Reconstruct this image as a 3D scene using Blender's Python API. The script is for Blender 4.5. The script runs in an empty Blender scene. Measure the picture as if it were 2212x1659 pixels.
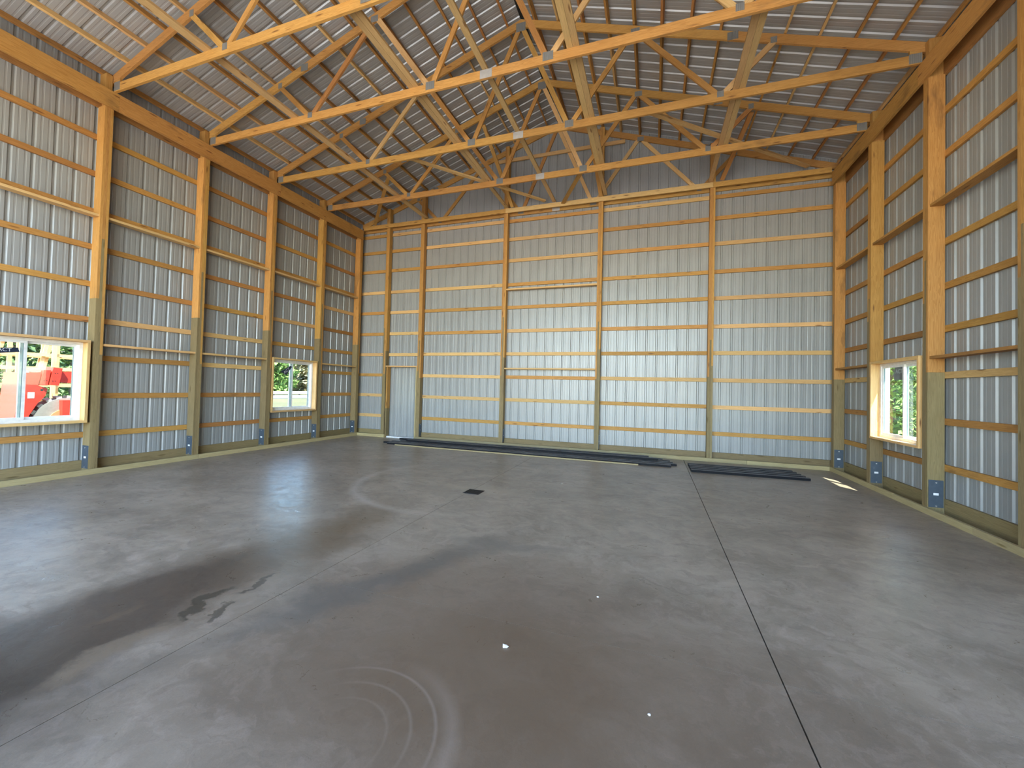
import bpy, bmesh, math, random
from mathutils import Vector, Matrix, Euler
random.seed(7)
S = bpy.context.scene
C = S.collection
# ---------------------------------------------------------------- camera, world, sun, exposure
CX, CY, CZ = 8.621, -10.386, 1.567
YAW, PIT, ROL, F = -0.3353, 0.02166, 0.02518, 881.23
fw = Vector((math.sin(YAW)*math.cos(PIT), math.cos(YAW)*math.cos(PIT), math.sin(PIT)))
rt0 = Vector((math.cos(YAW), -math.sin(YAW), 0)); up0 = rt0.cross(fw)
rt = rt0*math.cos(ROL)+up0*math.sin(ROL); up = -rt0*math.sin(ROL)+up0*math.cos(ROL)
cam = bpy.data.cameras.new('camera'); camo = bpy.data.objects.new('camera', cam); C.objects.link(camo)
m = Matrix.Identity(4)
for i in range(3):
    m[i][0] = rt[i]; m[i][1] = up[i]; m[i][2] = -fw[i]
m[0][3], m[1][3], m[2][3] = CX, CY, CZ
camo.matrix_world = m
cam.sensor_fit = 'HORIZONTAL'; cam.sensor_width = 36; cam.lens = F/2212*36
cam.shift_x = (1106-1104.26)/2212; cam.shift_y = -(829.5-819.59)/2212
cam.clip_start = 0.05; cam.clip_end = 500
S.camera = camo

W_ = bpy.data.worlds.new('world'); S.world = W_; W_.use_nodes = True
nt = W_.node_tree; bg = nt.nodes['Background']
sky = nt.nodes.new('ShaderNodeTexSky'); sky.sky_type = 'NISHITA'; sky.sun_disc = False
sky.sun_elevation = math.radians(56); sky.sun_rotation = math.radians(150); sky.air_density = 1.1; sky.dust_density = 0.15; sky.ozone_density = 2.5
nt.links.new(sky.outputs[0], bg.inputs[0]); bg.inputs[1].default_value = 0.29
sd = Vector((-1, 1.7, -3.0)).normalized()
sl = bpy.data.lights.new('sun', 'SUN'); sl.energy = 5.0; sl.angle = math.radians(0.6); sl.color = (1, .95, .86)
so = bpy.data.objects.new('sun', sl); C.objects.link(so); so.location = (20, -30, 40)
so.rotation_euler = sd.to_track_quat('-Z', 'Y').to_euler()
pl = bpy.data.lights.new('doorway_portal', 'AREA'); pl.shape = 'RECTANGLE'; pl.size = 11.2; pl.size_y = 6.0
pl.cycles.is_portal = True
po = bpy.data.objects.new('doorway_portal', pl); C.objects.link(po); po.location = (6.1, -14.18, 3.0)
po.rotation_euler = Vector((0, 1, 0)).to_track_quat('-Z', 'Z').to_euler()
vs = S.view_settings; vs.view_transform = 'Standard'; vs.look = 'None'; vs.gamma = 1; vs.use_curve_mapping = False
vs.exposure = 2.82
S.cycles.use_denoising = True
S.cycles.max_bounces = 10; S.cycles.diffuse_bounces = 6; S.cycles.glossy_bounces = 4
S.cycles.transparent_max_bounces = 12
S.cycles.sample_clamp_indirect = 6.0
S.cycles.caustics_reflective = False; S.cycles.caustics_refractive = False

# ---------------------------------------------------------------- materials
class N:
    def __init__(s, name):
        s.m = bpy.data.materials.new(name); s.m.use_nodes = True
        s.t = s.m.node_tree; s.b = s.t.nodes['Principled BSDF']
    def n(s, typ, **k):
        x = s.t.nodes.new(typ)
        for a, v in k.items(): setattr(x, a, v)
        return x
    def l(s, a, b): s.t.links.new(a, b)
    def math(s, op, a, b=None, c=None, clamp=False):
        x = s.n('ShaderNodeMath', operation=op, use_clamp=clamp)
        for i, v in enumerate((a, b, c)):
            if v is None: continue
            if isinstance(v, (int, float)): x.inputs[i].default_value = v
            else: s.l(v, x.inputs[i])
        return x.outputs[0]
    def mix(s, f, a, b, typ='MIX'):
        x = s.n('ShaderNodeMix', data_type='RGBA', blend_type=typ, clamp_factor=True)
        for i, v in ((0, f), (6, a), (7, b)):
            if isinstance(v, (int, float)): x.inputs[i].default_value = v
            elif isinstance(v, tuple): x.inputs[i].default_value = (*v, 1)
            else: s.l(v, x.inputs[i])
        return x.outputs[2]
    def noise(s, vec, scale, det=4, rough=.55, dist=0):
        x = s.n('ShaderNodeTexNoise'); x.inputs['Scale'].default_value = scale
        x.inputs['Detail'].default_value = det; x.inputs['Roughness'].default_value = rough
        x.inputs['Distortion'].default_value = dist
        if vec is not None: s.l(vec, x.inputs['Vector'])
        return x.outputs[0]
    def ramp(s, f, stops):
        x = s.n('ShaderNodeValToRGB'); e = x.color_ramp.elements
        while len(e) < len(stops): e.new(.5)
        for i, (p, c) in enumerate(stops):
            e[i].position = p; e[i].color = (*c, 1) if len(c) == 3 else c
        s.l(f, x.inputs[0]); return x.outputs[0]
    def rng(s, f, a, b, c=0.0, d=1.0):
        x = s.n('ShaderNodeMapRange'); s.l(f, x.inputs[0])
        for i, v in enumerate((a, b, c, d)): x.inputs[i+1].default_value = v
        return x.outputs[0]
    def mapping(s, vec, scale=(1, 1, 1), loc=None):
        x = s.n('ShaderNodeMapping'); x.inputs['Scale'].default_value = scale; s.l(vec, x.inputs['Vector'])
        if loc is not None: s.l(loc, x.inputs['Location'])
        return x.outputs[0]
    def bump(s, h, st, dist=.01):
        x = s.n('ShaderNodeBump'); x.inputs['Strength'].default_value = st; x.inputs['Distance'].default_value = dist
        s.l(h, x.inputs['Height']); s.l(x.outputs[0], s.b.inputs['Normal'])
    def pos(s): return s.n('ShaderNodeNewGeometry').outputs['Position']

def wood(name, c1, c2, c3, knot=(.16, .06, .02), stain=.0, var=.25, rough=.62):
    q = N(name)
    tc = q.n('ShaderNodeTexCoord').outputs['Object']; oi = q.n('ShaderNodeObjectInfo').outputs['Random']
    off = q.n('ShaderNodeCombineXYZ')
    q.l(q.math('MULTIPLY', oi, 97.3), off.inputs[0]); q.l(q.math('MULTIPLY', oi, 41.1), off.inputs[1]); q.l(q.math('MULTIPLY', oi, 17.7), off.inputs[2])
    v = q.mapping(tc, (1, 1, 1), off.outputs[0])
    g1 = q.noise(q.mapping(v, (.55, 9, 9)), 2.2, 3, .5, .6)
    rings = q.math('FRACT', q.math('MULTIPLY', g1, 9.0))
    g2 = q.noise(q.mapping(v, (2.5, 60, 60)), 2.0, 3)
    col = q.mix(q.rng(rings, .0, 1., .1, .85), c1, c2)
    col = q.mix(q.rng(g2, .35, .75, 0, .55), col, c3)
    big = q.noise(q.mapping(v, (1, 2, 2)), 1.3, 3)
    col = q.mix(q.rng(big, .5, .8, 0, .45), col, c1)
    vo = q.n('ShaderNodeTexVoronoi'); vo.inputs['Scale'].default_value = 1.0
    q.l(q.mapping(v, (1.7, 9.5, 9.5)), vo.inputs['Vector'])
    kd = q.rng(vo.outputs['Distance'], .065, .15, 1, 0)
    col = q.mix(q.math('MULTIPLY', kd, .85), col, knot)
    if stain:
        st = q.noise(q.mapping(v, (.7, 2.2, 2.2)), 1.7, 4, .6)
        col = q.mix(q.rng(st, .60, .72, 0, stain), col, (.10, .055, .03))
    hs = q.n('ShaderNodeHueSaturation'); q.l(col, hs.inputs['Color'])
    q.l(q.math('MULTIPLY_ADD', oi, var, 1-var*.5), hs.inputs['Value'])
    q.l(q.math('MULTIPLY_ADD', q.math('FRACT', q.math('MULTIPLY', oi, 13.7)), .012, .496), hs.inputs['Hue'])
    q.l(hs.outputs[0], q.b.inputs['Base Color'])
    q.b.inputs['Roughness'].default_value = rough; q.b.inputs['Specular IOR Level'].default_value = .3
    q.bump(q.math('ADD', g2, q.math('MULTIPLY', rings, .4)), .25, .003)
    return q.m
PINE = wood('pine_lumber', (.36, .165, .038), (.56, .29, .080), (.62, .35, .11), stain=.5)
PINE_L = wood('pale_pine_lumber', (.52, .30, .11), (.72, .45, .19), (.76, .50, .23), stain=.15)
PINE_R = wood('reddish_pine_lumber', (.30, .13, .035), (.47, .22, .065), (.53, .27, .09), stain=.6)
TREAT = wood('treated_green_lumber', (.185, .135, .06), (.275, .20, .095), (.32, .24, .12), knot=(.12, .08, .03), stain=.3)
TREAT_L = wood('treated_pale_lumber', (.33, .25, .12), (.44, .34, .18), (.48, .38, .21), knot=(.2, .14, .05))

PALE = wood('pale_tan_lumber', (.46, .29, .12), (.64, .41, .18), (.68, .45, .21), stain=.1)
def plain(name, c, rough=.5, metal=0, bump=None, var=0):
    q = N(name)
    q.b.inputs['Base Color'].default_value = (*c, 1); q.b.inputs['Roughness'].default_value = rough; q.b.inputs['Metallic'].default_value = metal
    tc = q.n('ShaderNodeTexCoord').outputs['Object']
    nz = q.noise(tc, 14, 4)
    q.l(q.mix(q.rng(nz, .3, .7, 0, 1), tuple(x*.88 for x in c), tuple(min(1, x*1.1) for x in c)), q.b.inputs['Base Color'])
    if bump: q.bump(nz, bump, .004)
    return q.m
def sheet(name, c, rough, metal):
    q = N(name); p = q.n('ShaderNodeTexCoord').outputs['Object']; oi = q.n('ShaderNodeObjectInfo').outputs['Random']
    nz = q.noise(q.mapping(p, (1.5, 1.5, 1.5)), 1.2, 3); fine = q.noise(p, 160, 2)
    col = q.mix(q.rng(nz, .35, .7), tuple(x*.92 for x in c), c)
    col = q.mix(q.math('MULTIPLY', oi, .10), col, (.30, .30, .29))
    q.l(col, q.b.inputs['Base Color']); q.b.inputs['Metallic'].default_value = metal
    q.l(q.rng(nz, .3, .7, rough-.04, rough+.06), q.b.inputs['Roughness'])
    q.bump(q.math('ADD', nz, q.math('MULTIPLY', fine, .02)), .20, .02)
    return q.m
SHEET = sheet('grey_wall_sheet', (.335, .34, .33), .33, .08)
ROOFM = sheet('grey_roof_sheet', (.40, .40, .39), .32, .22)
GALV = plain('galvanized_plate', (.36, .36, .35), .45, .75)
q = N('toothed_gusset_plate'); tc_ = q.n('ShaderNodeTexCoord').outputs['Object']
wv = q.n('ShaderNodeTexWave'); wv.wave_type = 'BANDS'; wv.bands_direction = 'X'; wv.inputs['Scale'].default_value = 28; wv.inputs['Distortion'].default_value = .6; wv.inputs['Detail'].default_value = 1; q.l(tc_, wv.inputs['Vector'])
q.l(q.mix(wv.outputs['Fac'], (.13, .13, .12), (.33, .33, .31)), q.b.inputs['Base Color']); q.b.inputs['Roughness'].default_value = .5; q.b.inputs['Metallic'].default_value = .3
q.bump(wv.outputs['Fac'], .5, .003); GALV = q.m
SPLICE = plain('pale_galvanized_plate', (.50, .49, .46), .5, .5)
BRACK = plain('bluegrey_bracket_steel', (.085, .11, .14), .45, .4)
BLACK = plain('black_closure', (.012, .014, .014), .6)
SCREW = plain('zinc_screw', (.75, .75, .75), .3, .9)
PAPER = plain('white_label_paper', (.8, .8, .8), .6)
VINYL = plain('white_vinyl', (.78, .78, .76), .35)
GASK = plain('dark_green_gasket', (.10, .14, .13), .4)
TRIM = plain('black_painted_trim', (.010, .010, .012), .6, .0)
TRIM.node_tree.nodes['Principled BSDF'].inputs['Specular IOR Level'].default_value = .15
TRIM_LIT = plain('black_trim_lit_top', (.085, .085, .09), .45, .0)  # paler copy of the black trim: light on the tops painted in
FILM = plain('dark_blue_film', (.012, .022, .05), .4)
FILMG = plain('grey_film', (.16, .14, .14), .5)
LETTER = plain('white_film_letters', (.6, .62, .65), .5)
IRON = plain('cast_iron_grate', (.02, .02, .022), .5, .4)
RED = plain('red_machine_paint', (.62, .035, .02), .4)
RUBBER = plain('tyre_rubber', (.22, .21, .19), .85, 0, .5)
LUG = plain('dusty_tyre_lugs', (.42, .40, .35), .9, 0, .5)
RIM = plain('tan_wheel_rim', (.42, .20, .09), .6)
ROAD = plain('asphalt_road', (.10, .10, .11), .9)
RAILM = plain('galvanized_guardrail', (.62, .62, .60), .5, .2)
BARK = plain('tree_bark', (.10, .07, .045), .9, 0, .6)
def leafmat(name, a, b):
    q = N(name); oi = q.noise(q.pos(), 3.0, 3)
    q.l(q.mix(q.rng(oi, .35, .65), a, b), q.b.inputs['Base Color']); q.b.inputs['Roughness'].default_value = .7
    q.b.inputs['Transmission Weight'].default_value = 0
    return q.m
LEAF = [leafmat('spruce_needles', (.035, .07, .02), (.10, .16, .04)), leafmat('bright_leaves', (.07, .14, .02), (.20, .30, .06)), leafmat('tan_dry_branches', (.14, .12, .05), (.30, .26, .13))]
q = N('window_glass')
gl = q.n('ShaderNodeBsdfGlossy'); gl.inputs['Roughness'].default_value = .02
tr = q.n('ShaderNodeBsdfTransparent'); tr.inputs[0].default_value = (.84, .88, .86, 1)
fr = q.n('ShaderNodeFresnel'); fr.inputs[0].default_value = 1.5
mx = q.n('ShaderNodeMixShader'); ge = q.n('ShaderNodeNewGeometry'); q.l(q.math('MULTIPLY', fr.outputs[0], q.math('SUBTRACT', 1.0, ge.outputs['Backfacing'])), mx.inputs[0]); q.l(tr.outputs[0], mx.inputs[1]); q.l(gl.outputs[0], mx.inputs[2])
q.l(mx.outputs[0], q.t.nodes['Material Output'].inputs[0]); GLASS = q.m

def floor_mat():
    q = N('polished_concrete'); p = q.pos()
    sep = q.n('ShaderNodeSeparateXYZ'); q.l(p, sep.inputs[0]); X, Y = sep.outputs[0], sep.outputs[1]
    def warpv(scale, amp, det=4):
        wn = q.n('ShaderNodeTexNoise'); wn.inputs['Scale'].default_value = scale; wn.inputs['Detail'].default_value = det; wn.inputs['Roughness'].default_value = .65; q.l(p, wn.inputs['Vector'])
        ws = q.n('ShaderNodeVectorMath', operation='MULTIPLY_ADD'); q.l(wn.outputs['Color'], ws.inputs[0]); ws.inputs[1].default_value = (amp, amp, 0); ws.inputs[2].default_value = (-amp/2, -amp/2, 0)
        ad = q.n('ShaderNodeVectorMath', operation='ADD'); q.l(p, ad.inputs[0]); q.l(ws.outputs[0], ad.inputs[1]); return ad.outputs[0]
    wp = warpv(1.6, .75, 6)
    big = q.noise(p, .45, 5, .6, .3); mid = q.noise(p, 1.3, 9, .68, .5); fine = q.noise(wp, 6.5, 9, .74, .3)
    sm = q.noise(q.mapping(wp, (1.0, 2.4, 1)), 3.2, 8, .7, 1.2); grain = q.noise(p, 140, 2)
    col = q.mix(q.rng(mid, .36, .64), (.228, .184, .134), (.362, .298, .222))
    col = q.mix(q.rng(sm, .48, .68, 0, .6), col, (.185, .150, .115))
    col = q.mix(q.rng(fine, .48, .70, 0, .65), col, (.48, .385, .30))
    col = q.mix(q.rng(grain, .3, .7, 0, .12), col, (.09, .08, .07))
    def blob(cx, cy, rx, ry, ang, soft=.45):
        mp = q.n('ShaderNodeMapping'); mp.vector_type = 'TEXTURE'
        mp.inputs['Location'].default_value = (cx, cy, 0); mp.inputs['Rotation'].default_value = (0, 0, math.radians(ang)); mp.inputs['Scale'].default_value = (rx, ry, 1)
        q.l(wp, mp.inputs['Vector'])
        ln = q.n('ShaderNodeVectorMath', operation='LENGTH')
        fl = q.n('ShaderNodeVectorMath', operation='MULTIPLY'); q.l(mp.outputs[0], fl.inputs[0]); fl.inputs[1].default_value = (1, 1, 0)
        q.l(fl.outputs[0], ln.inputs[0])
        return q.rng(ln.outputs['Value'], 1-soft, 1+soft, 1, 0)
    # brown dirt films, dark stains, pale scoured patches, plus near-left shade painted in
    st = ((7.8, -8.3, 1.5, 1.1, 0, .65, .85, (.140, .092, .054)), (7.3, -7.2, .9, .5, 10, .7, .4, (.160, .112, .076)),
          (5.42, -7.3, .42, 1.25, 0, .5, .75, (.135, .088, .046)), (5.22, -8.85, .52, 1.2, 0, .30, .9, (.075, .055, .040)),
          (5.35, -9.55, .80, .62, 0, .45, .85, (.028, .020, .015)), (5.70, -8.78, .075, .33, 2, .35, .7, (.20, .150, .098)),  # dark near-left corner: floor shade painted in with the stain
          (5.31, -8.58, .06, .14, 0, .35, .6, (.135, .095, .060)), (5.66, -8.22, .045, .20, 8, .2, .8, (.050, .042, .030)),
          (5.77, -7.98, .030, .14, 15, .2, .7, (.055, .045, .033)), (5.87, -8.30, .035, .12, 8, .2, .7, (.050, .044, .032)),
          (6.62, -7.52, 1.2, .15, 66, .55, .65, (.115, .105, .088)), (7.3, -6.45, .5, .10, 10, .5, .5, (.125, .115, .10)),
          (6.1, -4.55, .75, .20, 0, .5, .5, (.40, .33, .24)), (4.6, -3.0, 1.0, .35, 20, .6, .35, (.19, .165, .14)))
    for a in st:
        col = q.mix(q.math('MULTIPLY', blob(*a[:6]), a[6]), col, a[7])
    # deeper brown tone over the near middle of the slab
    def ring(cx, cy, rad, w, nx, ny):
        dx = q.math('SUBTRACT', X, cx); dy = q.math('SUBTRACT', Y, cy)
        d = q.math('SQRT', q.math('ADD', q.math('MULTIPLY', dx, dx), q.math('MULTIPLY', dy, dy)))
        e = q.rng(q.math('ABSOLUTE', q.math('SUBTRACT', d, rad)), 0, w, 1, 0)
        return q.math('MULTIPLY', e, q.rng(q.math('ADD', q.math('MULTIPLY', dx, nx), q.math('MULTIPLY', dy, ny)), rad*.1, rad*.9, 0, 1))
    for rad, w, k_ in ((.458, .013, .27), (.345, .012, .20), (.238, .011, .13)):
        col = q.mix(q.math('MULTIPLY', ring(7.3, -8.9, rad, w, .55, .83), k_), col, (.42, .34, .27))
    col = q.mix(q.math('MULTIPLY', ring(7.3, -8.9, .53, .06, .95, .1), .25), col, (.40, .32, .25))
    col = q.mix(q.math('MULTIPLY', ring(5.75, -4.25, 1.72, .11, -.75, -.65), .45), col, (.50, .44, .37))
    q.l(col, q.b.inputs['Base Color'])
    q.l(q.math('ADD', q.rng(fine, .3, .75, .24, .46), q.rng(sm, .3, .7, -.04, .08)), q.b.inputs['Roughness'])
    q.b.inputs['Specular IOR Level'].default_value = .33
    q.bump(q.math('ADD', fine, q.math('MULTIPLY', grain, .10)), .22, .006)
    return q.m
CONC = floor_mat()
def ground_mat():
    q = N('dry_grass_ground'); p = q.pos()
    a = q.noise(p, .35, 5, .6, .4); b = q.noise(p, 7, 5, .7)
    col = q.mix(q.rng(a, .35, .65), (.060, .058, .018), (.105, .085, .032)); col = q.mix(q.rng(b, .45, .75, 0, .6), col, (.028, .040, .010))
    q.l(col, q.b.inputs['Base Color']); q.b.inputs['Roughness'].default_value = .95; q.bump(b, .6, .05); return q.m
GROUND = ground_mat()
BOUNCE_GRAVEL = plain('paled_bounce_gravel', (.58, .53, .46), .95, 0, .6)

# ---------------------------------------------------------------- helpers
def link(o, parent=None):
    C.objects.link(o)
    if parent is not None:
        w = o.matrix_world.copy() if False else o.matrix_basis.copy()
        o.parent = parent
        pm = PM.get(parent.name, Matrix.Identity(4))
        o.matrix_basis = pm.inverted() @ w
        PM[o.name] = w
    else:
        PM[o.name] = o.matrix_basis.copy()
    return o
PM = {}
def tag(o, label=None, cat=None, group=None, kind=None):
    if label: o['label'] = label
    if cat: o['category'] = cat
    if group: o['group'] = group
    if kind: o['kind'] = kind
    return o
def empty(name, loc=(0, 0, 0), **k):
    o = bpy.data.objects.new(name, None); o.empty_display_size = .1
    o.matrix_basis = Matrix.Translation(Vector(loc)); C.objects.link(o); PM[o.name] = o.matrix_basis.copy()
    return tag(o, **k)
def mesh(name, verts, faces, mat, smooth=False):
    me = bpy.data.meshes.new(name); me.from_pydata([tuple(v) for v in verts], [], faces); me.materials.append(mat)
    if smooth:
        for p_ in me.polygons: p_.use_smooth = True
    me.update(); return me
_bc = {}
BF = [(0, 1, 3, 2), (4, 6, 7, 5), (0, 4, 5, 1), (2, 3, 7, 6), (0, 2, 6, 4), (1, 5, 7, 3)]
def boxmesh(l, w, t, mat):
    k = (round(l, 3), round(w, 4), round(t, 4), mat.name)
    if k not in _bc:
        v = [(sx*l/2, sy*w/2, sz*t/2) for sx in (-1, 1) for sy in (-1, 1) for sz in (-1, 1)]
        _bc[k] = mesh('board_mesh', v, BF, mat)
    return _bc[k]
def board(name, p0, p1, w, t, side, mat, parent=None, **k):
    """w is the size along SIDE, t across; centre line p0-p1"""
    p0 = Vector(p0); p1 = Vector(p1); x = (p1-p0); L = x.length; x.normalize()
    s = Vector(side); y = (s-x*s.dot(x)).normalized(); z = x.cross(y)
    o = bpy.data.objects.new(name, boxmesh(L, w, t, mat))
    M = Matrix.Identity(4); c = (p0+p1)/2
    for i in range(3): M[i][0], M[i][1], M[i][2], M[i][3] = x[i], y[i], z[i], c[i]
    o.matrix_basis = M; link(o, parent); return tag(o, **k)
def abox(name, x0, x1, y0, y1, z0, z1, mat, parent=None, **k):
    d = (abs(x1-x0), abs(y1-y0), abs(z1-z0)); c = Vector(((x0+x1)/2, (y0+y1)/2, (z0+z1)/2))
    a = max(range(3), key=lambda i: d[i])
    if a == 0: return board(name, c-Vector((d[0]/2, 0, 0)), c+Vector((d[0]/2, 0, 0)), d[1], d[2], (0, 1, 0), mat, parent, **k)
    if a == 1: return board(name, c-Vector((0, d[1]/2, 0)), c+Vector((0, d[1]/2, 0)), d[0], d[2], (1, 0, 0), mat, parent, **k)
    return board(name, c-Vector((0, 0, d[2]/2)), c+Vector((0, 0, d[2]/2)), d[0], d[1], (1, 0, 0), mat, parent, **k)
def prism_xz(name, poly, y0, y1, mat, parent=None, **k):
    n = len(poly); cx = sum(p[0] for p in poly)/n; cz = sum(p[1] for p in poly)/n; cy = (y0+y1)/2
    v = [(p[0]-cx, y0-cy, p[1]-cz) for p in poly]+[(p[0]-cx, y1-cy, p[1]-cz) for p in poly]
    f = [tuple(range(n)), tuple(range(2*n-1, n-1, -1))]+[(i, i+n, (i+1) % n+n, (i+1) % n) for i in range(n)]
    o = bpy.data.objects.new(name, mesh(name, v, f, mat)); o.matrix_basis = Matrix.Translation((cx, cy, cz)); link(o, parent); return tag(o, **k)
def prism_yz(name, poly, x0, x1, mat, parent=None, **k):
    n = len(poly); cy = sum(p[0] for p in poly)/n; cz = sum(p[1] for p in poly)/n; cx = (x0+x1)/2
    v = [(x0-cx, p[0]-cy, p[1]-cz) for p in poly]+[(x1-cx, p[0]-cy, p[1]-cz) for p in poly]
    f = [tuple(range(n)), tuple(range(2*n-1, n-1, -1))]+[(i, i+n, (i+1) % n+n, (i+1) % n) for i in range(n)]
    o = bpy.data.objects.new(name, mesh(name, v, f, mat)); o.matrix_basis = Matrix.Translation((cx, cy, cz)); link(o, parent); return tag(o, **k)
def cyl(name, c, axis, r, h, mat, parent=None, n=16, r2=None, **k):
    bm = bmesh.new(); bmesh.ops.create_cone(bm, cap_ends=True, segments=n, radius1=r, radius2=r if r2 is None else r2, depth=h)
    me = bpy.data.meshes.new(name); bm.to_mesh(me); bm.free(); me.materials.append(mat)
    o = bpy.data.objects.new(name, me); o.matrix_basis = Matrix.Translation(Vector(c)) @ Vector(axis).to_track_quat('Z', 'Y').to_matrix().to_4x4()
    link(o, parent); return tag(o, **k)

W = 12.19
PITCH = .2335
YF = -14.17          # front end of the building (behind the camera)
XS0, XS1 = -.224, W+.224
YB = .180
PT = (.0001, .0125), 
def zt(d): return 6.66+.3333*d       # top of top chord
def zs(d): return zt(d)+.094         # roof sheet
def dd(x): return min(x, W-x)
PROF = [(0, 1), (.012, 1), (.027, 0), (.062, 0), (.068, .12), (.084, .12), (.090, 0), (.1435, 0), (.1495, .12), (.1655, .12), (.1715, 0), (.2065, 0), (.2215, 1), (PITCH, 1)]
def hprof(u):
    u = u % PITCH
    for i in range(len(PROF)-1):
        if PROF[i][0] <= u <= PROF[i+1][0]:
            a, b = PROF[i], PROF[i+1]; return (a[1]+(b[1]-a[1])*(u-a[0])/(b[0]-a[0]))*.019
    return .019
def panel(name, org, ud, vd, nd, u0, u1, vlo, vhi, mat, parent, holes=(), phase=0.0, proud=0.0):
    """ribbed sheet: u across the ribs, v along them, nd outwards"""
    org, ud, vd, nd = map(Vector, (org, ud, vd, nd))
    us = {round(u0, 5), round(u1, 5)}
    k0 = math.floor((u0-phase)/PITCH)-1; k1 = math.ceil((u1-phase)/PITCH)+1
    for k in range(k0, k1):
        for pu, ph in PROF[:-1]:
            u = phase+k*PITCH+pu
            if u0 < u < u1: us.add(round(u, 5))
    for h in holes:
        for u in h[:2]:
            if u0 < u < u1: us.add(round(u, 5))
    us = sorted(us); base = org+ud*(u0+u1)/2
    V, Fc = [], []
    for a, b in zip(us, us[1:]):
        if b-a < 1e-4: continue
        um = (a+b)/2
        spans = [(vlo, None)]
        hs = [h for h in holes if h[0] < um < h[1]]
        if hs: h = hs[0]; spans = [(vlo, h[2]), (h[3], None)]
        for s0, s1 in spans:
            q_ = []
            for u, top in ((a, 0), (b, 0), (b, 1), (a, 1)):
                v = (vhi(u) if s1 is None else s1) if top else s0
                q_.append(org+ud*u+vd*v+nd*(hprof(u-phase)+proud)-base)
            n = len(V); V += q_; Fc.append((n, n+1, n+2, n+3))
    me = bpy.data.meshes.new(name); me.from_pydata([tuple(v) for v in V], [], Fc); me.materials.append(mat)
    bm = bmesh.new(); bm.from_mesh(me); bmesh.ops.remove_doubles(bm, verts=bm.verts, dist=1e-4); bm.to_mesh(me); bm.free()
    o = bpy.data.objects.new(name, me); o.matrix_basis = Matrix.Translation(base); link(o, parent); return o

# ---------------------------------------------------------------- floor
flo = abox('floor', -.24, W+.24, YF, .2, -.16, -.03, BLACK, kind='structure')
xc = [-.24, 6.04, 9.315, W+.24]; yc = [YF, -7.77, -4.69, .2]
for i in range(3):
    for j in range(3):
        gx0 = 0 if i == 0 else (.0025 if i == 1 else .004); gx1 = 0 if i == 2 else (.0025 if i == 0 else .004)
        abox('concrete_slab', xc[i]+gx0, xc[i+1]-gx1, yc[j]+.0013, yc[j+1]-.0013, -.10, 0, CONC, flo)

# ---------------------------------------------------------------- windows openings (y0,y1,z0,z1)
WIN = {'L1': (-7.76, -6.40, .84, 2.17), 'L2': (-3.045, -1.665, .84, 2.17), 'R1': (-3.005, -1.625, .86, 2.18), 'R2': (-7.76, -6.40, .86, 2.18)}
# ---------------------------------------------------------------- walls
wl = empty('wall_left', (-.2, -6.2, 0), kind='structure')
wr = empty('wall_right', (W+.2, -6.2, 0), kind='structure')
wb = empty('wall_back', (W/2, .16, 0), kind='structure')
zw = zs(-.224)-.01
NP = 4*PITCH
k = 0; y1 = YB
while y1 > YF:
    y0 = max(YF, y1-NP)
    for wall, xs, nx, keys in ((wl, XS0, -1, ('L1', 'L2')), (wr, XS1, 1, ('R1', 'R2'))):
        hol = [(WIN[w][0]+.03, WIN[w][1]-.03, WIN[w][2]+.03, WIN[w][3]-.03) for w in keys]
        panel('metal_panel', (xs, 0, 0), (0, 1, 0), (0, 0, 1), (nx, 0, 0), y0, y1+.012, -.02, lambda u: zw, SHEET, wall, hol, phase=YB, proud=.0015*(k % 2))
    y1 = y0; k += 1
    if y1 <= YF+.001: break
x0 = XS0; k = 0
while x0 < XS1-.01:
    x1 = min(XS1, x0+NP)
    panel('metal_panel', (0, YB, 0), (1, 0, 0), (0, 0, 1), (0, 1, 0), x0, min(XS1, x1+.012), -.02, lambda u: zs(dd(u))-.004, SHEET, wb, (), phase=XS0+.03, proud=.0015*(k % 2))
    x0 = x1; k += 1
# girts
CEN = [-.057, -1.560, -3.134, -4.723, -6.300, -7.870, -9.445, -11.02, -12.60, -14.17]
GZ = [.635, 1.265, 1.895, 2.525, 3.12, 3.735, 4.33, 4.96, 5.575]
rg = random.Random(3)
def girt_mat():
    r = rg.random(); return PINE_R if r < .42 else (PINE_L if r > .92 else PINE)
for wall, xa, xb, keys in ((wl, -.222, -.184, ('L1', 'L2')), (wr, W+.184, W+.222, ('R1', 'R2'))):
    for z in GZ:
        ends = [.14]+CEN[1:]
        for e1, e0 in zip(ends, ends[1:]):
            hit = [w for w in keys if WIN[w][0] < (e0+e1)/2 < WIN[w][1] and WIN[w][2] < z < WIN[w][3]]
            if hit: continue
            jz = rg.uniform(-.006, .006)
            abox('girt', xa, xb, e0+.001, e1-.001, z-.0445+jz, z+.0445+jz, girt_mat(), wall)
GB = [.625, 1.25, 1.875, 2.505, 3.135, 3.79, 4.42, 5.08, 5.68, 6.19]
BX = [(.865, .98), (2.07, 2.185), (4.675, 4.79), (7.235, 7.35), (9.80, 9.915)]
bm_ = [(a+b)/2 for a, b in BX]
for i, z in enumerate(GB):
    ends = [-.22]+bm_+[W+.22]
    for j, (e0, e1) in enumerate(zip(ends, ends[1:])):
        if j == 1 and z < 2.2: continue
        jz = rg.uniform(-.006, .006)
        abox('girt', e0+.001, e1-.001, .1405, .1785, z-.0445+jz, z+.0445+jz, PINE_L if rg.random() < .55 else PINE, wb)
for z, xa, xb in ((7.88, 4.35, 7.85),):
    abox('gable_girt', xa, xb, .100, .1385, z-.045, z+.045, PINE_L, wb)
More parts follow.
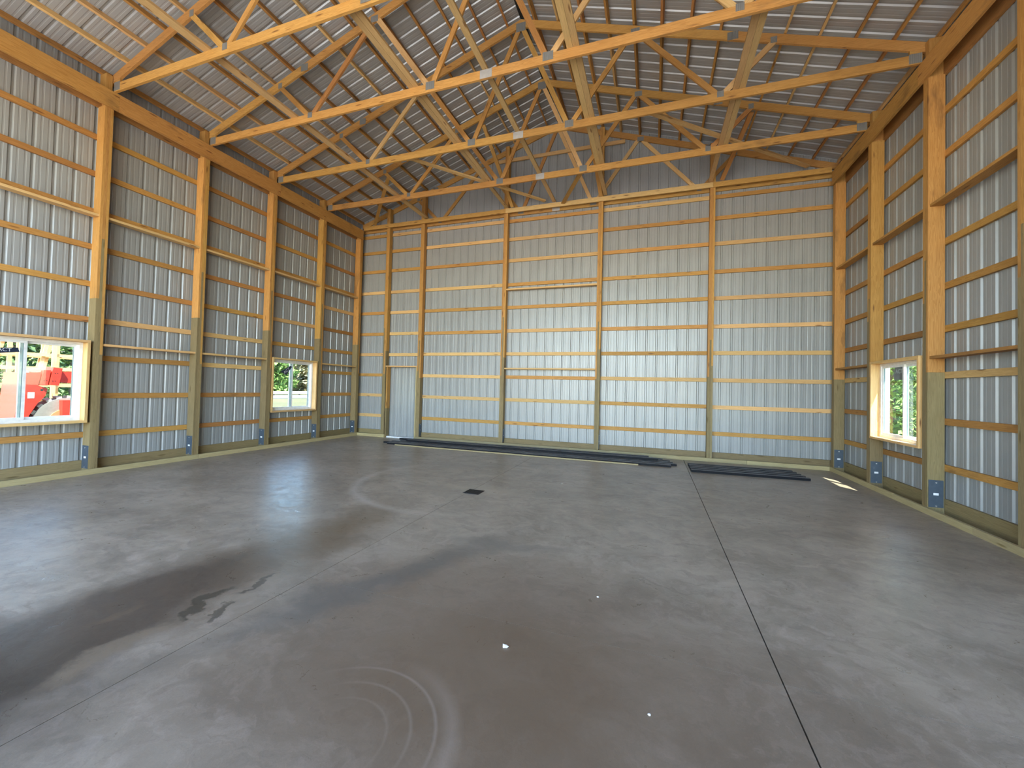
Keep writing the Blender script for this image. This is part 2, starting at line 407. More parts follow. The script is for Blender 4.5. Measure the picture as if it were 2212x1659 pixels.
# flat cross boards between posts
for z, bays in ((4.235, (0, 1, 2, 3, 4)), (2.115, (0, 2, 3))):
    for b in bays:
        y1_, y0_ = CEN[b]-.058, CEN[b+1]+.058
        abox('cross_board', -.165, -.02, y0_, y1_, z-.019, z+.019, PALE if z > 3 else PINE_L, wl)
for z, bays in ((4.25, (0, 1, 2, 3)), (2.135, (0, 2))):
    for b in bays:
        y1_, y0_ = CEN[b]-.058, CEN[b+1]+.058
        abox('cross_board', W+.02, W+.165, y0_, y1_, z-.019, z+.019, PINE if z > 3 else PINE_R, wr)
for z in (4.26, 2.10):
    abox('cross_board', 4.791, 7.234, .01, .135, z-.019, z+.019, PINE_L, wb)
# outer skirt boards
for b in range(9):
    y1_, y0_ = CEN[b]-.058, CEN[b+1]+.058
    abox('skirt_board', -.222, -.186, y0_, y1_, .0, .215, TREAT, wl)
    abox('skirt_board', W+.186, W+.222, y0_, y1_, .0, .215, TREAT, wr)
for x0_, x1_ in ((-.18, .864), (2.186, 4.674), (4.791, 7.234), (7.351, 9.799), (9.916, W+.18)):
    abox('skirt_board', x0_, x1_, .1405, .1785, .0, .20, TREAT, wb)
# inner boards at the slab edge
bl = empty('baseboard_left', (.019, -6.2, 0), kind='structure')
for y0_, y1_ in ((YF, -9.45), (-9.45, -4.68), (-4.68, -.04)):
    abox('treated_board', .0, .038, y0_+.002, y1_-.002, .0, .085, TREAT_L, bl)
br = empty('baseboard_right', (W-.019, -6.2, 0), kind='structure')
for y0_, y1_ in ((YF, -9.0), (-9.0, -4.1), (-4.1, -.04)):
    abox('treated_board', W-.038, W, y0_+.002, y1_-.002, .0, .085, TREAT_L, br)
bb = empty('baseboard_back', (W/2, -.019, 0), kind='structure')
for x0_, x1_ in ((0, 1.015), (2.075, 6.6), (6.6, 10.62), (10.62, W)):
    abox('treated_board', x0_+.002, x1_-.002, -.038, 0, .0, .085, TREAT_L, bb)

# front wall behind the camera; its big doorway is enlarged to brighten the roof
wf = empty('wall_front', (W/2, YF, 0), kind='structure')
DX0, DX1, DZ = .5, 11.7, 6.0
abox('metal_panel', XS0, DX0, YF-.05, YF, 0, DZ, SHEET, wf); abox('metal_panel', DX1, XS1, YF-.05, YF, 0, DZ, SHEET, wf)
prism_xz('metal_panel', [(XS0, DZ), (XS1, DZ), (XS1, 6.7), (W/2, zs(W/2)-.02), (XS0, 6.7)], YF-.05, YF, SHEET, wf)

# ---------------------------------------------------------------- roof
ce = empty('ceiling', (W/2, -6.2, 8.7), kind='structure')
cs, sn = 1/math.hypot(1, .3333), .3333/math.hypot(1, .3333)
L_sl = (W/2+.30)/cs
y1 = YB+.05; k = 0
while y1 > YF-.1:
    y0 = y1-NP
    for sgn, x_e in ((1, -.30), (-1, W+.30)):
        panel('metal_panel', (x_e, 0, zs(-.30)), (0, 1, 0), (sgn*cs, 0, sn), (-sgn*sn, 0, cs), y0, y1+.012, 0, lambda u: L_sl, ROOFM, ce, (), phase=YB, proud=.0015*(k % 2))
    y1 = y0; k += 1
for sg in (0, 1):
    p_ = [(-.30, zs(-.30)-.10), (W/2, zs(W/2)-.10), (W/2, zs(W/2)+.06), (-.30, zs(-.30)+.06)]
    if sg: p_ = [(W-a, b) for a, b in reversed(p_)]
    prism_xz('gable_light_block', p_, .206, .24, SHEET, ce)  # added outside, unseen: blocks daylight through the gable ribs
    xe = -.30 if sg == 0 else W+.262
    abox('eave_light_block', xe, xe+.038, YF, .205, zs(-.28)-.16, zs(-.28)+.04, SHEET, ce)  # added cover that keeps daylight out at the eaves
for cx_ in (-.262, W+.226):
    abox('corner_light_block', cx_, cx_+.036, .12, .215, -.02, 6.80, SHEET, ce)  # added cover against daylight leaking in at the rear corners
abox('ridge_closure', W/2-.03, W/2+.03, YF, YB, zs(W/2)-.035, zs(W/2)-.012, BLACK, ce)
for i in range(14):
    d = -.12+.4575*i
    for x, sg in ((d, 1), (W-d, -1)):
        for ya, yb in ((YF, -7.83), (-7.83, -3.11), (-3.11, .17)):
            off = .019 if ya == -7.83 and rg.random() < .5 else 0
            nv = Vector((-sg*sn, 0, cs)); c0 = Vector((x, ya+.001, zt(d)))+nv*.0445; c1 = Vector((x, yb-.001, zt(d)))+nv*.0445
            board('purlin', c0, c1, .089, .038, nv, rg.choice((PINE, PINE, PINE_R, PINE_R, PINE_L)), ce)

# ---------------------------------------------------------------- posts
def post(cx_side, yc_, label, splices, block=True, group='laminated wall posts'):
    """side-wall post; cx_side -1 left wall, +1 right wall"""
    xi, xo = (0, -.184) if cx_side < 0 else (W, W+.184)
    o = empty('wall_post', (xi, yc_, 0), label=label, cat='post', group=group)
    xa, xb = sorted((xi, xo))
    for k, (a, b) in enumerate(((-.057, -.0195), (-.0185, .0185), (.0195, .057))):
        zsp = splices[k]
        abox('treated_ply', xa, xb, yc_+a, yc_+b, .0, zsp, TREAT, o)
        abox('pine_ply', xa, xb, yc_+a, yc_+b, zsp+.001, 6.075 if k != 1 else 6.34, PINE, o)
    if block: abox('heel_block', min(xi, xo)+.01, max(xi, xo)-.01, yc_-.055, yc_+.03, 6.345, 6.62, PINE, o)
    pa, pb = sorted((xi+cx_side*.012, xi+cx_side*.172))
    yn = yc_-.057
    pt = abox('bracket_plate', pa, pb, yn-.005, yn-.0005, .09, .46, BRACK, o, label='grey steel bracket plate with white sticker')
    xm = (pa+pb)/2
    abox('sticker', xm-.028, xm+.028, yn-.0065, yn-.0052, .255, .285, PAPER, pt)
    for z in (.11, .425): cyl('screw', (xm, yn-.009, z), (0, -1, 0), .010, .008, SCREW, pt, n=8)
    return o
LL = ['laminated corner post where the left wall meets the back wall',
      'left wall post just right of the small square window', 'left wall post just left of the small square window',
      'left wall post between two windowless bays', 'left wall post just right of the large window showing the red machine']
SPL = [(2.79, 3.75, 1.9), (2.79, 3.75, 1.9), (2.79, 3.75, 1.9), (2.82, 3.75, 1.9), (2.87, 3.86, 1.95)]
for i in range(5): post(-1, CEN[i], LL[i], SPL[i], block=i > 0)
LR = ['laminated corner post where the right wall meets the back wall', 'right wall post on the far side of the right window',
      'knotty right wall post on the near side of the right window', 'right wall post cut by the right edge of the photo']
for i in range(4): post(1, CEN[i], LR[i], ((1.92, 3.3, 2.9), (1.92, 3.3, 2.9), (1.93, 3.5, 2.9), (1.95, 3.4, 2.85))[i], block=i > 0)
LB = ['back wall post on the left side of the sheeted doorway', 'back wall post on the right side of the sheeted doorway',
      'back wall post left of the bay with two flat cross boards', 'back wall post right of the bay with two flat cross boards',
      'back wall post nearest the right rear corner']
for i, (a, b) in enumerate(BX):
    o = empty('wall_post', ((a+b)/2, .07, 0), label=LB[i], cat='post', group='laminated wall posts')
    w3 = (b-a)/3; tp = zt(dd((a+b)/2))-.02
    for k in range(3):
        z = ((3.3, 1.9, 2.6), (2.0, 2.9, 1.8), (1.9, 3.5, 2.4), (1.85, 3.3, 2.6), (1.95, 2.8, 2.2))[i][k]
        xa, xb = a+k*w3+.0005, a+(k+1)*w3-.0005
        abox('treated_ply', xa, xb, .0, .139, .0, z, TREAT, o)
        abox('pine_ply', xa, xb, .0, .139, z+.001, tp, PINE, o)
    if i > 0:
        pt = abox('bracket_plate', b+.0005, b+.005, .01, .13, .09, .46, BRACK, o, label='grey steel bracket plate')
        for z in (.12, .28, .43): cyl('screw', (b+.008, .07, z), (1, 0, 0), .009, .007, SCREW, pt, n=8)

# ---------------------------------------------------------------- headers
for nm, s, lab in (('left', 0, 'long pine header beam carrying the trusses along the left wall'), ('right', 1, 'long pine header beam carrying the trusses along the right wall')):
    xi = (0.0, .038) if s == 0 else (W-.038, W); xo = (-.222, -.185) if s == 0 else (W+.185, W+.222)
    o = empty('header_beam', (xi[0], -6.2, 6.2), label=lab, cat='beam')
    for a, b in ((YF, -9.45), (-9.45, -6.19), (-6.19, -3.03), (-3.03, -.04)):
        abox('inner_plank', xi[0], xi[1], a+.001, b-.001, 6.065, 6.350, PINE, o)
    for a, b in ((YF, -7.87), (-7.87, -3.134), (-3.134, .14)):
        abox('outer_plank', xo[0], xo[1], a+.001, b-.001, 6.08, 6.36, PINE_R, o)
o = empty('header_beam', (W/2, -.02, 6.4), label='pine header board running across the back wall under the gable', cat='beam')
for a, b in ((.0, 4.73), (4.73, 9.86), (9.86, W)):
    abox('plank', a+.04 if a == 0 else a+.001, b-.04 if b == W else b-.001, -.038, -.0005, 6.352, 6.467, PINE_L if a == 4.73 else PINE, o)

# ---------------------------------------------------------------- trusses
def truss(y0, label, gable=False):
    y1 = y0+.038; o = empty('roof_truss', (W/2, y0, 6.35), label=label, cat='truss', group='roof trusses')
    zb = 6.355 if not gable else 6.318
    e = .015 if not gable else -.10
    for a, b, mt in ((e, 6.095, PINE), (6.096, W-e, PINE)):
        abox('bottom_chord', a, b, y0, y1, zb, zb+.140, mt, o)
    th = .148
    def ch(a, b, mat):   # piece of top chord between distances a,b
        for sg in (1,):
            yield [(a, zt(a)), (b, zt(b)), (b, zt(b)-th), (a, zt(a)-th)]
    for a, b in ((-.15, 2.439), (2.441, W/2)):
        for pl_ in ch(a, b, PINE):
            if a < 0:
                pl_ = [(a, zt(a)), (b, zt(b)), (b, zt(b)-th), (.0, zt(0)-th), (a, zt(a)-th+.02)]
            mt = rg.choice((PINE, PINE_R, PINE))
            prism_xz('top_chord', pl_, y0, y1, mt, o)
            prism_xz('top_chord', [(W-p[0], p[1]) for p in reversed(pl_)], y0, y1, mt, o)
    if not gable:
        prism_xz('heel_wedge', [(.02, zb+.141), (.16, zb+.141), (.16, zt(.16)-th), (.02, zt(.02)-th)], y0+.002, y1-.002, PINE, o)
        prism_xz('heel_wedge', [(W-.02, zb+.141), (W-.16, zb+.141), (W-.16, zt(.16)-th), (W-.02, zt(.02)-th)], y0+.002, y1-.002, PINE, o)
    zn = zb+.12; ym = (y0+y1)/2
    def tp(d): return zt(d)-th+.02
    nodes = [((1.86, tp(1.86)), (2.56, zn)), ((2.66, zn), (3.92, tp(3.92))), ((4.03, tp(4.03)), (5.06, zn)), ((5.15, zn), (6.06, zt(W/2)-th-.03))]
    for (p, r_) in nodes:
        mt = rg.choice((PINE, PINE_L, PINE, PINE_R))
        board('web', (p[0], ym, p[1]), (r_[0], ym, r_[1]), .089, .034, (0, 0, 1), mt, o)
        mt = rg.choice((PINE, PINE_L, PINE, PINE_R))
        board('web', (W-p[0], ym, p[1]), (W-r_[0], ym, r_[1]), .089, .034, (0, 0, 1), mt, o)
    def plate(x, z, w, h, mat=GALV):
        for ya, yb_ in ((y0-.0025, y0-.0002), (y1+.0002, y1+.0025)):
            abox('gusset_plate', x-w/2, x+w/2, ya, yb_, z-h/2, z+h/2, mat, o)
    for mx_ in (lambda x: x, lambda x: W-x):
        if not gable: plate(mx_(.095), zb+.085, .15, .14)
        plate(mx_(1.86), zt(1.86)-.10, .09, .10); plate(mx_(2.44), zt(2.44)-.075, .16, .13); plate(mx_(3.97), zt(3.97)-.10, .15, .11)
        plate(mx_(2.61), zb+.115, .10, .10); plate(mx_(5.11), zb+.105, .16, .13)
    plate(W/2, zb+.07, .20, .135, SPLICE); plate(W/2, zt(W/2)-.155, .19, .17)
TY = [-6.262, -4.69, -3.09, -1.50]
for y, lab in zip(TY, ['nearest roof truss, running out of the top of the photo', 'second roof truss from the camera, its right end above the photo',
                       'third roof truss from the camera, meeting the right header', 'roof truss nearest the back wall gable, spanning the whole hall']):
    truss(y, lab)
truss(.1405, 'gable truss fixed flat against the back wall sheeting', gable=True)

# ---------------------------------------------------------------- lateral braces on the bottom chords
for x, n, w, lab in ((2.24, 1, .14, 'single flat brace board lying on the bottom chords nearest the left wall'),
                     (4.80, 2, .089, 'doubled flat brace left of centre on the bottom chords'),
                     (6.08, 1, .089, 'narrow single brace along the middle of the bottom chords'),
                     (7.45, 2, .089, 'doubled flat brace right of centre on the bottom chords'),
                     (9.85, 2, .089, 'doubled flat brace on the bottom chords nearest the right wall')):
    o = empty('lateral_brace', (x, -5, 6.51), label=lab, cat='brace', group='lateral braces on the bottom chords')
    for k in range(n):
        xx = x if n == 1 else x+(-.046 if k == 0 else .046)
        for a, b in ((-10.9, -6.24), (-6.24, -1.48), (-1.48, -.005 if k == 0 else -1.30)):
            if b-a < .05: continue
            abox('brace_board', xx-w/2, xx+w/2, a+.001, b-.001, 6.4955, 6.5335, PALE, o)
for p0, p1, lab in (((3.45, -2.86, 6.553), (5.83, -.02, 6.553), 'diagonal brace left of centre between the last trusses and back header'),
                    ((8.45, -2.86, 6.553), (11.72, -.02, 6.553), 'diagonal brace on the right between the last trusses and back header'),
                    ):
    board('diagonal_brace', p0, p1, .089, .036, (0, 1, 0), PINE_L, None, label=lab, cat='brace')
for p0, p1, lab in (((1.95, -1.44, 7.10), (.42, -.01, 6.50), 'sloping brace in the left rear corner from truss to back header'),
                    ((4.62, -1.42, 7.95), (4.92, -.02, 6.50), 'steep gable brace meeting the back header left of centre'),
                    ((7.15, -1.42, 7.60), (7.29, -.02, 6.50), 'steep gable brace meeting the back header near the middle post'),
                    ((10.36, -1.40, 7.12), (10.04, -.02, 6.50), 'reddish gable brace meeting the back header at the right'),
                    ((7.04, -1.42, 6.45), (6.32, -.04, 6.42), 'short light brace below the last truss by the middle of the gable')):
    board('gable_brace', p0, p1, .089, .036, (1, 0, 0), PINE_R if 'reddish' in lab else PINE, None, label=lab, cat='brace')

# ---------------------------------------------------------------- windows
def text_mesh(name, s, size, M, mat, parent):
    cu = bpy.data.curves.new(name, 'FONT'); cu.body = s; cu.size = size; cu.extrude = .0006; cu.align_x = 'CENTER'; cu.align_y = 'CENTER'
    tmp = bpy.data.objects.new('tmp', cu); C.objects.link(tmp)
    bpy.context.view_layer.update()
    me = bpy.data.meshes.new_from_object(tmp.evaluated_get(bpy.context.evaluated_depsgraph_get()))
    bpy.data.objects.remove(tmp); me.materials.clear(); me.materials.append(mat)
    o = bpy.data.objects.new(name, me); o.matrix_basis = M; link(o, parent); return o
def window(idx, key, sgn, near_inside=True, film=None):
    """sgn -1: left wall, +1: right wall"""
    y0, y1, z0, z1 = WIN[key]; xi = 0.0 if sgn < 0 else W
    def X(a, b): p, r_ = xi+sgn*a, xi+sgn*b; return min(p, r_), max(p, r_)
    o = empty('window_%d' % idx, (xi+sgn*.1, (y0+y1)/2, z0), kind='structure')
    xa, xb = X(-.012, .228)
    bk = PINE_L
    abox('buck_board', xa, xb, y0, y1, z1-.037, z1, bk, o); abox('buck_board', xa, xb, y0, y1, z0, z0+.037, bk, o)
    abox('buck_board', xa, xb, y0, y0+.037, z0+.038, z1-.038, bk, o); abox('buck_board', xa, xb, y1-.037, y1, z0+.038, z1-.038, bk, o)
    a, b = y0+.038, y1-.038; c, d = z0+.038, z1-.038
    x0_, x1_ = X(.115, .235); f = .045
    fr_ = empty('vinyl_frame', (xi+sgn*.17, (a+b)/2, c)); fr_.parent = o; fr_.matrix_basis = PM[o.name].inverted() @ PM[fr_.name]
    abox('frame_rail', x0_, x1_, a, b, d-f, d, VINYL, fr_); abox('frame_rail', x0_, x1_, a, b, c, c+f, VINYL, fr_)
    abox('frame_rail', x0_, x1_, a, a+f, c+f, d-f, VINYL, fr_); abox('frame_rail', x0_, x1_, b-f, b, c+f, d-f, VINYL, fr_)
    mid = (a+b)/2
    for k, (ya, yb) in enumerate(((a+f, mid+.028), (mid-.028, b-f))):
        xs = X(.13, .162) if (k == 0) == near_inside else X(.175, .207)
        s = empty('sash', ((xs[0]+xs[1])/2, (ya+yb)/2, c)); s.parent = o; s.matrix_basis = PM[o.name].inverted() @ PM[s.name]
        g = .034; za, zb = c+f, d-f
        abox('sash_rail', xs[0], xs[1], ya, yb, zb-g, zb, VINYL, s); abox('sash_rail', xs[0], xs[1], ya, yb, za, za+g, VINYL, s)
        abox('sash_stile', xs[0], xs[1], ya, ya+g, za+g, zb-g, VINYL, s); abox('sash_stile', xs[0], xs[1], yb-g, yb, za+g, zb-g, VINYL, s)
        xg = (xs[0]+xs[1])/2
        abox('pane', xg-.002, xg+.002, ya+g, yb-g, za+g, zb-g, GLASS, s)
        for yy in (ya+g, yb-g-.006): abox('gasket', xg-.009, xg+.009, yy, yy+.006, za+g, zb-g, GASK, s)
    if film:
        xf = xi+sgn*film['x']
        t = .0012
        prism_yz('film_label', film['poly'], xf-t, xf+t, film['mat'], o, label=film['label'])
        cy = sum(p[0] for p in film['poly'])/len(film['poly']); cz = sum(p[1] for p in film['poly'])/len(film['poly'])
        # letters face the room
        e1 = Vector((0, -sgn*math.cos(film['ang']), math.sin(film['ang']))) ; n = Vector((-sgn, 0, 0)); e2 = n.cross(e1)
        M = Matrix.Identity(4); c_ = Vector((xf-sgn*.0016, cy+film.get('dy', 0), cz+film.get('dz', 0)))
        for i in range(3): M[i][0], M[i][1], M[i][2], M[i][3] = e1[i], e2[i], n[i], c_[i]
        text_mesh('film_lettering', 'ACT', film['size'], M, LETTER, o)
    return o
window(1, 'L1', -1, film=dict(x=.120, poly=[(-7.62, 1.93), (-7.15, 1.978), (-7.132, 1.915), (-7.62, 1.84)], mat=FILM, ang=0, size=.07, dy=.1, dz=.02, label='dark blue film label stuck on the near sash'))
window(2, 'L2', -1, film=dict(x=.120, poly=[(-2.707, 1.839), (-2.43, 1.995), (-2.375, 1.975), (-2.544, 1.756), (-2.60, 1.775)], mat=FILM, ang=math.radians(38), size=.10, label='dark blue film label peeling from the near sash'))
window(3, 'R1', 1, near_inside=False, film=dict(x=.170, poly=[(-2.008, 2.075), (-2.265, 2.065), (-2.265, 1.857), (-1.975, 1.865)], mat=FILMG, ang=0, size=.10, dz=.03, label='grey film label at the top of the far pane'))
window(4, 'R2', 1, near_inside=False)

# ---------------------------------------------------------------- sheeted-over doorway in the back wall
do = empty('door_1', (1.55, .05, 0), kind='structure')
abox('jamb', 1.018, 1.056, -.012, .138, .87, 2.118, PINE, do); abox('jamb', 1.018, 1.056, -.012, .138, 0, .869, TREAT, do)
abox('jamb', 2.033, 2.069, -.012, .138, 0, 2.118, TREAT_L, do)
abox('head_board', .985, 2.069, -.012, .138, 2.119, 2.157, PINE_L, do)
abox('threshold_strip', 1.06, 2.03, .02, .17, 0, .035, PAPER, do)

# ---------------------------------------------------------------- floor drain
dr = empty('floor_drain', (6.11, -4.75, 0), label='small square black floor drain cover in the concrete', cat='drain')
abox('drain_frame', 5.985, 6.235, -4.875, -4.630, .0, .004, IRON, dr)
for k in range(9):
    x = 6.005+k*.026; abox('grate_bar', x-.006, x+.006, -4.86, -4.645, .004, .010, IRON, dr)

# ---------------------------------------------------------------- black metal trim pieces on the floor
def trim_piece(x0, y0, x1, y1, z, w, h, label, group):
    L = math.hypot(x1-x0, y1-y0); t = .004
    prof = [(-w/2, 0), (-w/2, h), (-w/2+.02, h+.003), (w/2-.02, h+.003), (w/2, h), (w/2+.003, h-.01), (w/2, 0), (w/2-t, 0), (w/2-t, h-t), (-w/2+t, h-t), (-w/2+t, 0)]
    n = len(prof)
    v = [(-L/2, p[0], p[1]) for p in prof]+[(L/2, p[0], p[1]) for p in prof]
    f = [tuple(range(n-1, -1, -1)), tuple(range(n, 2*n))]+[(i, (i+1) % n, (i+1) % n+n, i+n) for i in range(n)]
    me = mesh('trim', v, f, TRIM); me.materials.append(TRIM_LIT)
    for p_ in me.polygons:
        if abs(p_.normal.z) > .8 and len(p_.vertices) == 4 and p_.center.z > h-.003: p_.material_index = 1  # top faces take the paler copy with painted light
    o = bpy.data.objects.new('metal_trim', me)
    o.matrix_basis = Matrix.Translation(((x0+x1)/2, (y0+y1)/2, z)) @ Matrix.Rotation(math.atan2(y1-y0, x1-x0), 4, 'Z')
    link(o); return tag(o, label, 'trim piece', group)
place = ['closest to the wall', 'second from the wall', 'in the middle', 'second from the room side', 'closest to the room']
for k in range(5):
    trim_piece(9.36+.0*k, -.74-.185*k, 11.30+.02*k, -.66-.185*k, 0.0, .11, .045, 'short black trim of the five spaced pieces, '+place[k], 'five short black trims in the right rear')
longs = [(2.10, -.40, 8.85, -.36, 0), (2.0, -.58, 9.00, -.55, 0), (1.85, -.76, 9.05, -.75, 0), (1.72, -.94, 9.12, -.95, 0), (1.95, -1.10, 9.0, -1.14, 0),
         (1.9, -.47, 8.55, -.42, .045), (2.25, -.66, 8.75, -.64, .045)]
pl2 = ['against the wall board', 'second from the wall', 'third from the wall', 'fourth from the wall', 'frontmost on the floor', 'upper layer next to the wall', 'upper layer further out']
for k, (a, b, c, d, z) in enumerate(longs):
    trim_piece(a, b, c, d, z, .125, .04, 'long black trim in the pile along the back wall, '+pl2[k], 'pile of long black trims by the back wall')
board('lumber_strip', (2.25, -1.23, .012), (8.35, -1.25, .012), .04, .024, (0, 1, 0), TREAT_L, None, label='thin pale wood strip lying along the front of the black trim pile', cat='wood strip')

# small debris
for i, (x, y, s, lab) in enumerate(((7.797, -8.018, .018, 'larger white chip of debris on the brown concrete'), (8.63, -8.25, .008, 'tiny white chip near the long floor joint'), (8.25, -7.2, .008, 'tiny pale crumb on the concrete ahead of the white chip'))):
    bm = bmesh.new(); bmesh.ops.create_icosphere(bm, subdivisions=1, radius=s)
    for v in bm.verts: v.co.x *= random.uniform(.6, 1.7); v.co.y *= random.uniform(.6, 1.4); v.co.z = max(-.2*s, v.co.z*.5)
    me = bpy.data.meshes.new('chip'); bm.to_mesh(me); bm.free(); me.materials.append(PAPER)
    o = bpy.data.objects.new('plaster_chip', me); o.matrix_basis = Matrix.Translation((x, y, .2*s)); link(o); tag(o, lab, 'debris')

# ---------------------------------------------------------------- outdoors
g = abox('ground', -90, 110, -90, 130, -.6, -.14, GROUND, kind='structure')
abox('unseen_bounce_apron', -9, 22, -60, YF-.06, -.15, -.02, BOUNCE_GRAVEL, kind='structure')  # unseen forecourt, widened and paled to bounce sunlight onto the ceiling
prism_xz('embankment', [(-13.5, -.14), (-17.8, .33), (-90, .33), (-90, -.3), (-13.5, -.3)], -60, 120, GROUND, kind='structure')
abox('road', -24.6, -18.2, -60, 90, .335, .36, ROAD, kind='structure')
def guardrail(x, ya, yb, z, lab, ax='y'):
    o = empty('guardrail', (x, (ya+yb)/2, .33), label=lab, cat='guardrail')
    for dz, dx in ((.09, 0), (.03, .03), (-.03, 0), (-.09, .03)): abox('rail', x+dx-.02, x+dx+.02, ya, yb, z+dz-.033, z+dz+.033, RAILM, o)
    n = int((yb-ya)/3)
    for k in range(n+1): abox('rail_post', x-.14, x-.03, ya+3*k, ya+3*k+.12, .33, z+.08, BARK, o)
guardrail(-25.6, 4, 40, .58, 'pale guardrail across the road seen through the small left window')
# red telehandler outside the large window
X0 = -4.0
th = empty('telehandler', (-4.4, -5.2, -.14), label='red boom lift machine parked outside the large left window', cat='machine')
prism_yz('body', [(-5.63, 1.64), (-5.33, 1.65), (-5.37, 1.37), (-5.22, 1.30), (-5.25, 1.14), (-5.37, .97), (-5.49, .71), (-5.45, .30), (-7.9, .30), (-7.9, .52), (-5.70, .56)][::-1], -4.75, X0-.05, RED, th)
prism_yz('cover_plate', [(-5.31, 1.71), (-5.20, 1.71), (-5.24, 1.37), (-5.34, 1.37)][::-1], -4.3, X0, RED, th)
prism_yz('cover_plate', [(-5.16, 1.78), (-5.01, 1.76), (-5.06, 1.37), (-5.22, 1.38)][::-1], -4.3, X0, RED, th)
prism_yz('boom', [(-5.32, 1.68), (-3.6, 1.72), (-3.6, 1.40), (-5.04, 1.44), (-5.32, 1.42)][::-1], -4.45, X0-.08, RED, th)
prism_yz('tool_box', [(-5.01, 1.04), (-4.80, 1.04), (-4.80, .60), (-5.0, .60)][::-1], -4.2, X0+.05, RED, th)
abox('hose', -4.2, -4.1, -5.52, -5.3, 1.66, 1.70, RUBBER, th); abox('decal', X0-.052, X0-.045, -5.52, -5.42, 1.09, 1.22, PAPER, th)
for hy, hz, hr in ((-5.128, 1.645, .011), (-5.092, 1.645, .011), (-5.165, 1.47, .011), (-5.125, 1.47, .011), (-5.30, 1.48, .010), (-5.26, 1.48, .010)):
    cyl('bolt_hole', (X0+.001, hy, hz), (1, 0, 0), hr, .004, BLACK, th, n=12)
cyl('pivot_hole', (X0-.049, -5.31, 1.27), (1, 0, 0), .024, .004, BLACK, th, n=14)
for (wy, wz) in ((-4.86, .40), (-7.4, .40)):
    wz = .50
    tyre = empty('wheel', (X0-.2, wy, wz)); tyre.parent = th; tyre.matrix_basis = PM[th.name].inverted() @ PM[tyre.name]
    cyl('tyre', (X0-.25, wy, wz), (1, 0, 0), .59, .34, RUBBER, tyre, n=48)
    for k in range(22):
        a = k*math.tau/22; cy_, cz_ = wy+math.cos(a)*.60, wz+math.sin(a)*.60
        board('lug', (X0-.40, cy_, cz_), (X0-.09, cy_+math.cos(a+1.57)*.06, cz_+math.sin(a+1.57)*.06), .07, .085, (0, math.cos(a), math.sin(a)), LUG, tyre)
    cyl('rim', (X0-.075, wy, wz), (1, 0, 0), .35, .04, RIM, tyre, n=32); cyl('hub', (X0-.04, wy, wz), (1, 0, 0), .12, .06, RIM, tyre, n=20)
# lattice frames stacked behind the machine
for k, (xx, dy) in enumerate(((-6.6, 0), (-7.3, .35), (-8.0, -.3))):
    o = empty('lattice_frame', (xx, -5.0, -.14), label=['front upright pine lattice frame behind the red machine', 'middle upright pine lattice frame behind the red machine', 'rear upright pine lattice frame behind the red machine'][k], cat='frame')
    for z in (.5, 1.33, 1.78, 2.14, 2.6, 3.1): abox('rail', xx-.02, xx+.02, -6.9+dy, -2.4+dy, z-.04, z+.04, PINE_L, o)
    for y in (-6.7, -5.9, -5.25, -4.75, -4.1, -3.45, -2.7): abox('upright', xx+.022, xx+.06, y+dy-.045, y+dy+.045, -.14, 3.3, PINE_L, o)
    for y in (-6.5, -5.6, -4.55, -3.75): board('diagonal', (xx-.04, y+dy, .5), (xx-.04, y+dy+.45, 3.1), .07, .035, (0, 1, 0), PINE_L, o)
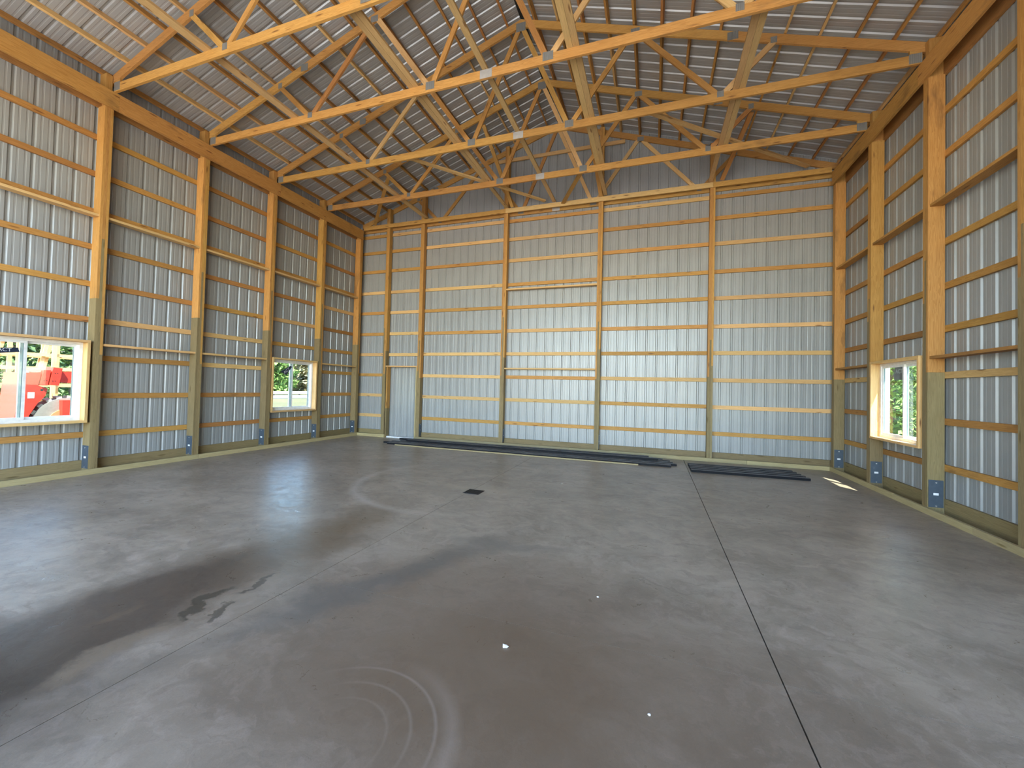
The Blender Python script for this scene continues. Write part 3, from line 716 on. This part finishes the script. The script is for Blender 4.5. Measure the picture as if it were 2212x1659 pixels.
# trees
def tree(x, y, h, r, kind, lab, seed, ls=1.0):
    zb = .33 if x < -17.8 else -.14
    R_ = random.Random(seed); o = empty('tree', (x, y, zb), label=lab, cat='tree', group='trees outside the windows')
    cyl('trunk', (x, y, zb+h*.425), (0, 0, 1), .16, h*.85, BARK, o, n=8, r2=.05)
    V, Fc = [], []
    for i in range(5200):
        t = R_.random()**.85; z = .1+t*(h-.3); a = R_.uniform(0, math.tau)
        rr = (r*(1-t)**.75+.15 if kind == 0 else r*math.sqrt(max(.02, 1-max(0, 1.9*t-.9)**2)))*(R_.random()**.3)
        rr *= .82+.18*math.sin(z*5+a*3)
        c = Vector((rr*math.cos(a), rr*math.sin(a), z)); s = R_.uniform(.05, .13)*ls*(1.3 if kind else 1)
        e = Euler((R_.uniform(-1, 1), R_.uniform(-1, 1), R_.uniform(0, 6.28))).to_matrix()
        b = len(V); V += [c+e @ Vector(v) for v in ((-s, -s*.35, 0), (s*.2, -s*.5, .02), (s*1.3, 0, 0), (s*.2, s*.5, .02))]; Fc.append((b, b+1, b+2, b+3))
    cr = bpy.data.objects.new('foliage', mesh('foliage', V, Fc, LEAF[kind])); cr.matrix_basis = Matrix.Translation((x, y, zb)); link(cr, o)
def ray(px, py, dist):
    v = fw*F+rt*(px-1104.26)-up*(py-819.59); v.normalize(); return Vector((CX, CY, CZ))+v*dist/math.hypot(v.x, v.y)
k = 0
for px, dist, h, r, kind, lab in (
        (22, 21, 6.5, 1.35, 0, 'spruce seen in the left pane of the large window'), (158, 25.5, 6.5, 1.45, 0, 'dark spruce above the red machine boom'),
        (92, 31, 7.5, 2.0, 1, 'bright leafy tree seen behind the pine lattice frames'),
        (588, 50, 8, 2.5, 1, 'bright green tree in the left pane of the small left window'), (686, 53, 8, 2.5, 2, 'tan scrubby tree at the right edge of the small left window'),
        (638, 62, 9, 2.9, 2, 'tan scrubby tree in the middle of the small left window'), (612, 76, 11, 3.2, 1, 'green tree farther back in the small left window'),
        (664, 86, 11, 3.4, 0, 'dark spruce farther back in the small left window'),
        (1925, 21, 6.5, 1.6, 1, 'leafy tree in the far pane of the right window'), (1968, 26, 7, 1.8, 1, 'pale leafy tree in the near pane of the right window'),
        (1898, 31, 7, 2.0, 0, 'spruce at the left edge of the right window view'), (1945, 36, 8, 2.3, 1, 'green tree in the gap between the two leafy trees at right')):
    p = ray(px, 819, dist); tree(p.x, p.y, h, r, kind, lab, 100+k, max(1.0, dist/22)); k += 1
